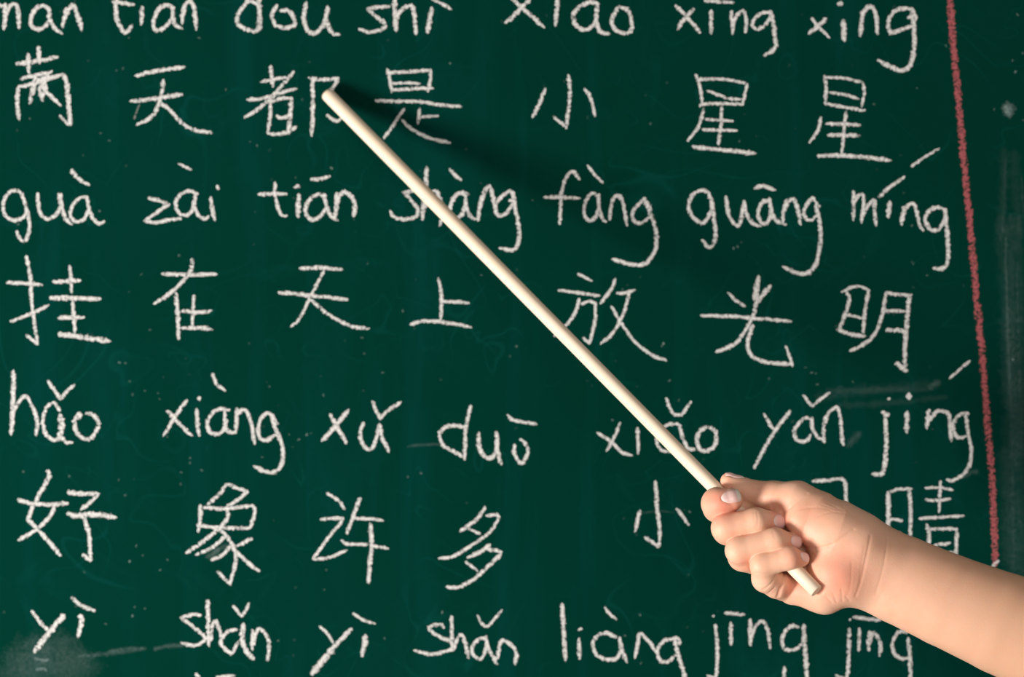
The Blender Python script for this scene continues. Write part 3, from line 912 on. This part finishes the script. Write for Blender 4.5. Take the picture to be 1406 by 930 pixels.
def skin_material():
    m, nt, out = newmat('skin')
    N = NT(nt)
    co = N.n('TexCoord').outputs['Object']
    fl = N.n('Attribute', attribute_name='flush').outputs['Fac']
    tn = N.n('Attribute', attribute_name='tan').outputs['Fac']
    mott = N.noise(co, 70.0, 4, 0.6)
    fine = N.noise(co, 900.0, 3, 0.6)
    cell = N.n('TexVoronoi', feature='DISTANCE_TO_EDGE')
    cell.inputs['Scale'].default_value = 1100
    N.l(co, cell.inputs['Vector'])
    c = N.mix(N.ramp(mott, [(0.3, 0.0), (0.7, 1.0)]), (0.84, 0.495, 0.345), (0.79, 0.435, 0.285))
    c = N.mix(tn, c, (0.67, 0.375, 0.235))
    c = N.mix(fl, c, (0.82, 0.29, 0.19))
    b = N.n('BsdfPrincipled')
    N.l(c, b.inputs['Base Color'])
    b.inputs['Roughness'].default_value = 0.50
    b.inputs['Specular IOR Level'].default_value = 0.36
    b.inputs['Subsurface Weight'].default_value = 0.5
    b.inputs['Subsurface Radius'].default_value = (1.0, 0.36, 0.18)
    b.inputs['Subsurface Scale'].default_value = 0.0020
    h = N.math('ADD', N.math('MULTIPLY', fine, 0.8), N.math('MULTIPLY', N.math('MINIMUM', cell.outputs['Distance'], 0.12), 2.5))
    bp = N.n('Bump')
    bp.inputs['Strength'].default_value = 0.30
    bp.inputs['Distance'].default_value = 0.0003
    N.l(h, bp.inputs['Height'])
    N.l(bp.outputs[0], b.inputs['Normal'])
    N.l(b.outputs[0], out.inputs[0])
    return m

tan = np.clip((V[:, 0] - 1195) / 170, 0, 1) * 0.95        # the outer arm is browner than the palm
person = obj('person', W_, F, skin_material(), None, smooth=True, attrs={'flush': flush(V), 'tan': tan})
person['label'] = 'bare forearm and fist of a person gripping the wooden pointer, palm side showing'
person['category'] = 'person'

def nail_material():
    m, nt, out = newmat('fingernail')
    N = NT(nt)
    fe = N.n('Attribute', attribute_name='free_edge').outputs['Fac']
    c = N.mix(N.ramp(fe, [(0.0, 0.0), (0.28, 1.0)]), (0.90, 0.68, 0.62), (0.90, 0.56, 0.50))
    c = N.mix(N.ramp(fe, [(0.80, 0.0), (0.83, 1.0)]), c, (0.88, 0.78, 0.68))
    b = N.n('BsdfPrincipled')
    N.l(c, b.inputs['Base Color'])
    b.inputs['Roughness'].default_value = 0.28
    b.inputs['Subsurface Weight'].default_value = 0.15
    b.inputs['Subsurface Scale'].default_value = 0.0015
    N.l(b.outputs[0], out.inputs[0])
    return m

NM = nail_material()
for nm, hit, n, a, b, shp, nu, nv in NAIL_GEO:
    u, v = shp[:, 2], shp[:, 3]
    lift = 0.5 - 1.1 * np.maximum(np.abs(v), np.maximum(-u, 0)) ** 6
    topv = hit + n[None] * lift[:, None]
    botv = hit - n[None] * 1.2
    P = to_world(np.concatenate([topv, botv]))
    M = nu * nv
    f = []
    for i in range(nu - 1):
        for j in range(nv - 1):
            q = (i * nv + j, i * nv + j + 1, (i + 1) * nv + j + 1, (i + 1) * nv + j)
            f.append(q)
            f.append(tuple(M + k for k in reversed(q)))
    ring = [j for j in range(nv)] + [i * nv + nv - 1 for i in range(1, nu)] + [(nu - 1) * nv + j for j in range(nv - 2, -1, -1)] + [i * nv for i in range(nu - 2, 0, -1)]
    for i0, i1 in zip(ring, ring[1:] + ring[:1]):
        f.append((i1, i0, M + i0, M + i1))
    o = obj('fingernail', P, f, NM, person, smooth=True, attrs={'free_edge': np.concatenate([(u + 1) / 2 * (1.0 if nm == 'index' else 0.77)] * 2)})
    o['label'] = {'index': 'pink nail of the index finger with a white edge', 'thumb': 'nail of the thumb seen edge on above the pointer'}.get(nm, 'shaded nail of the ' + nm + ' finger')
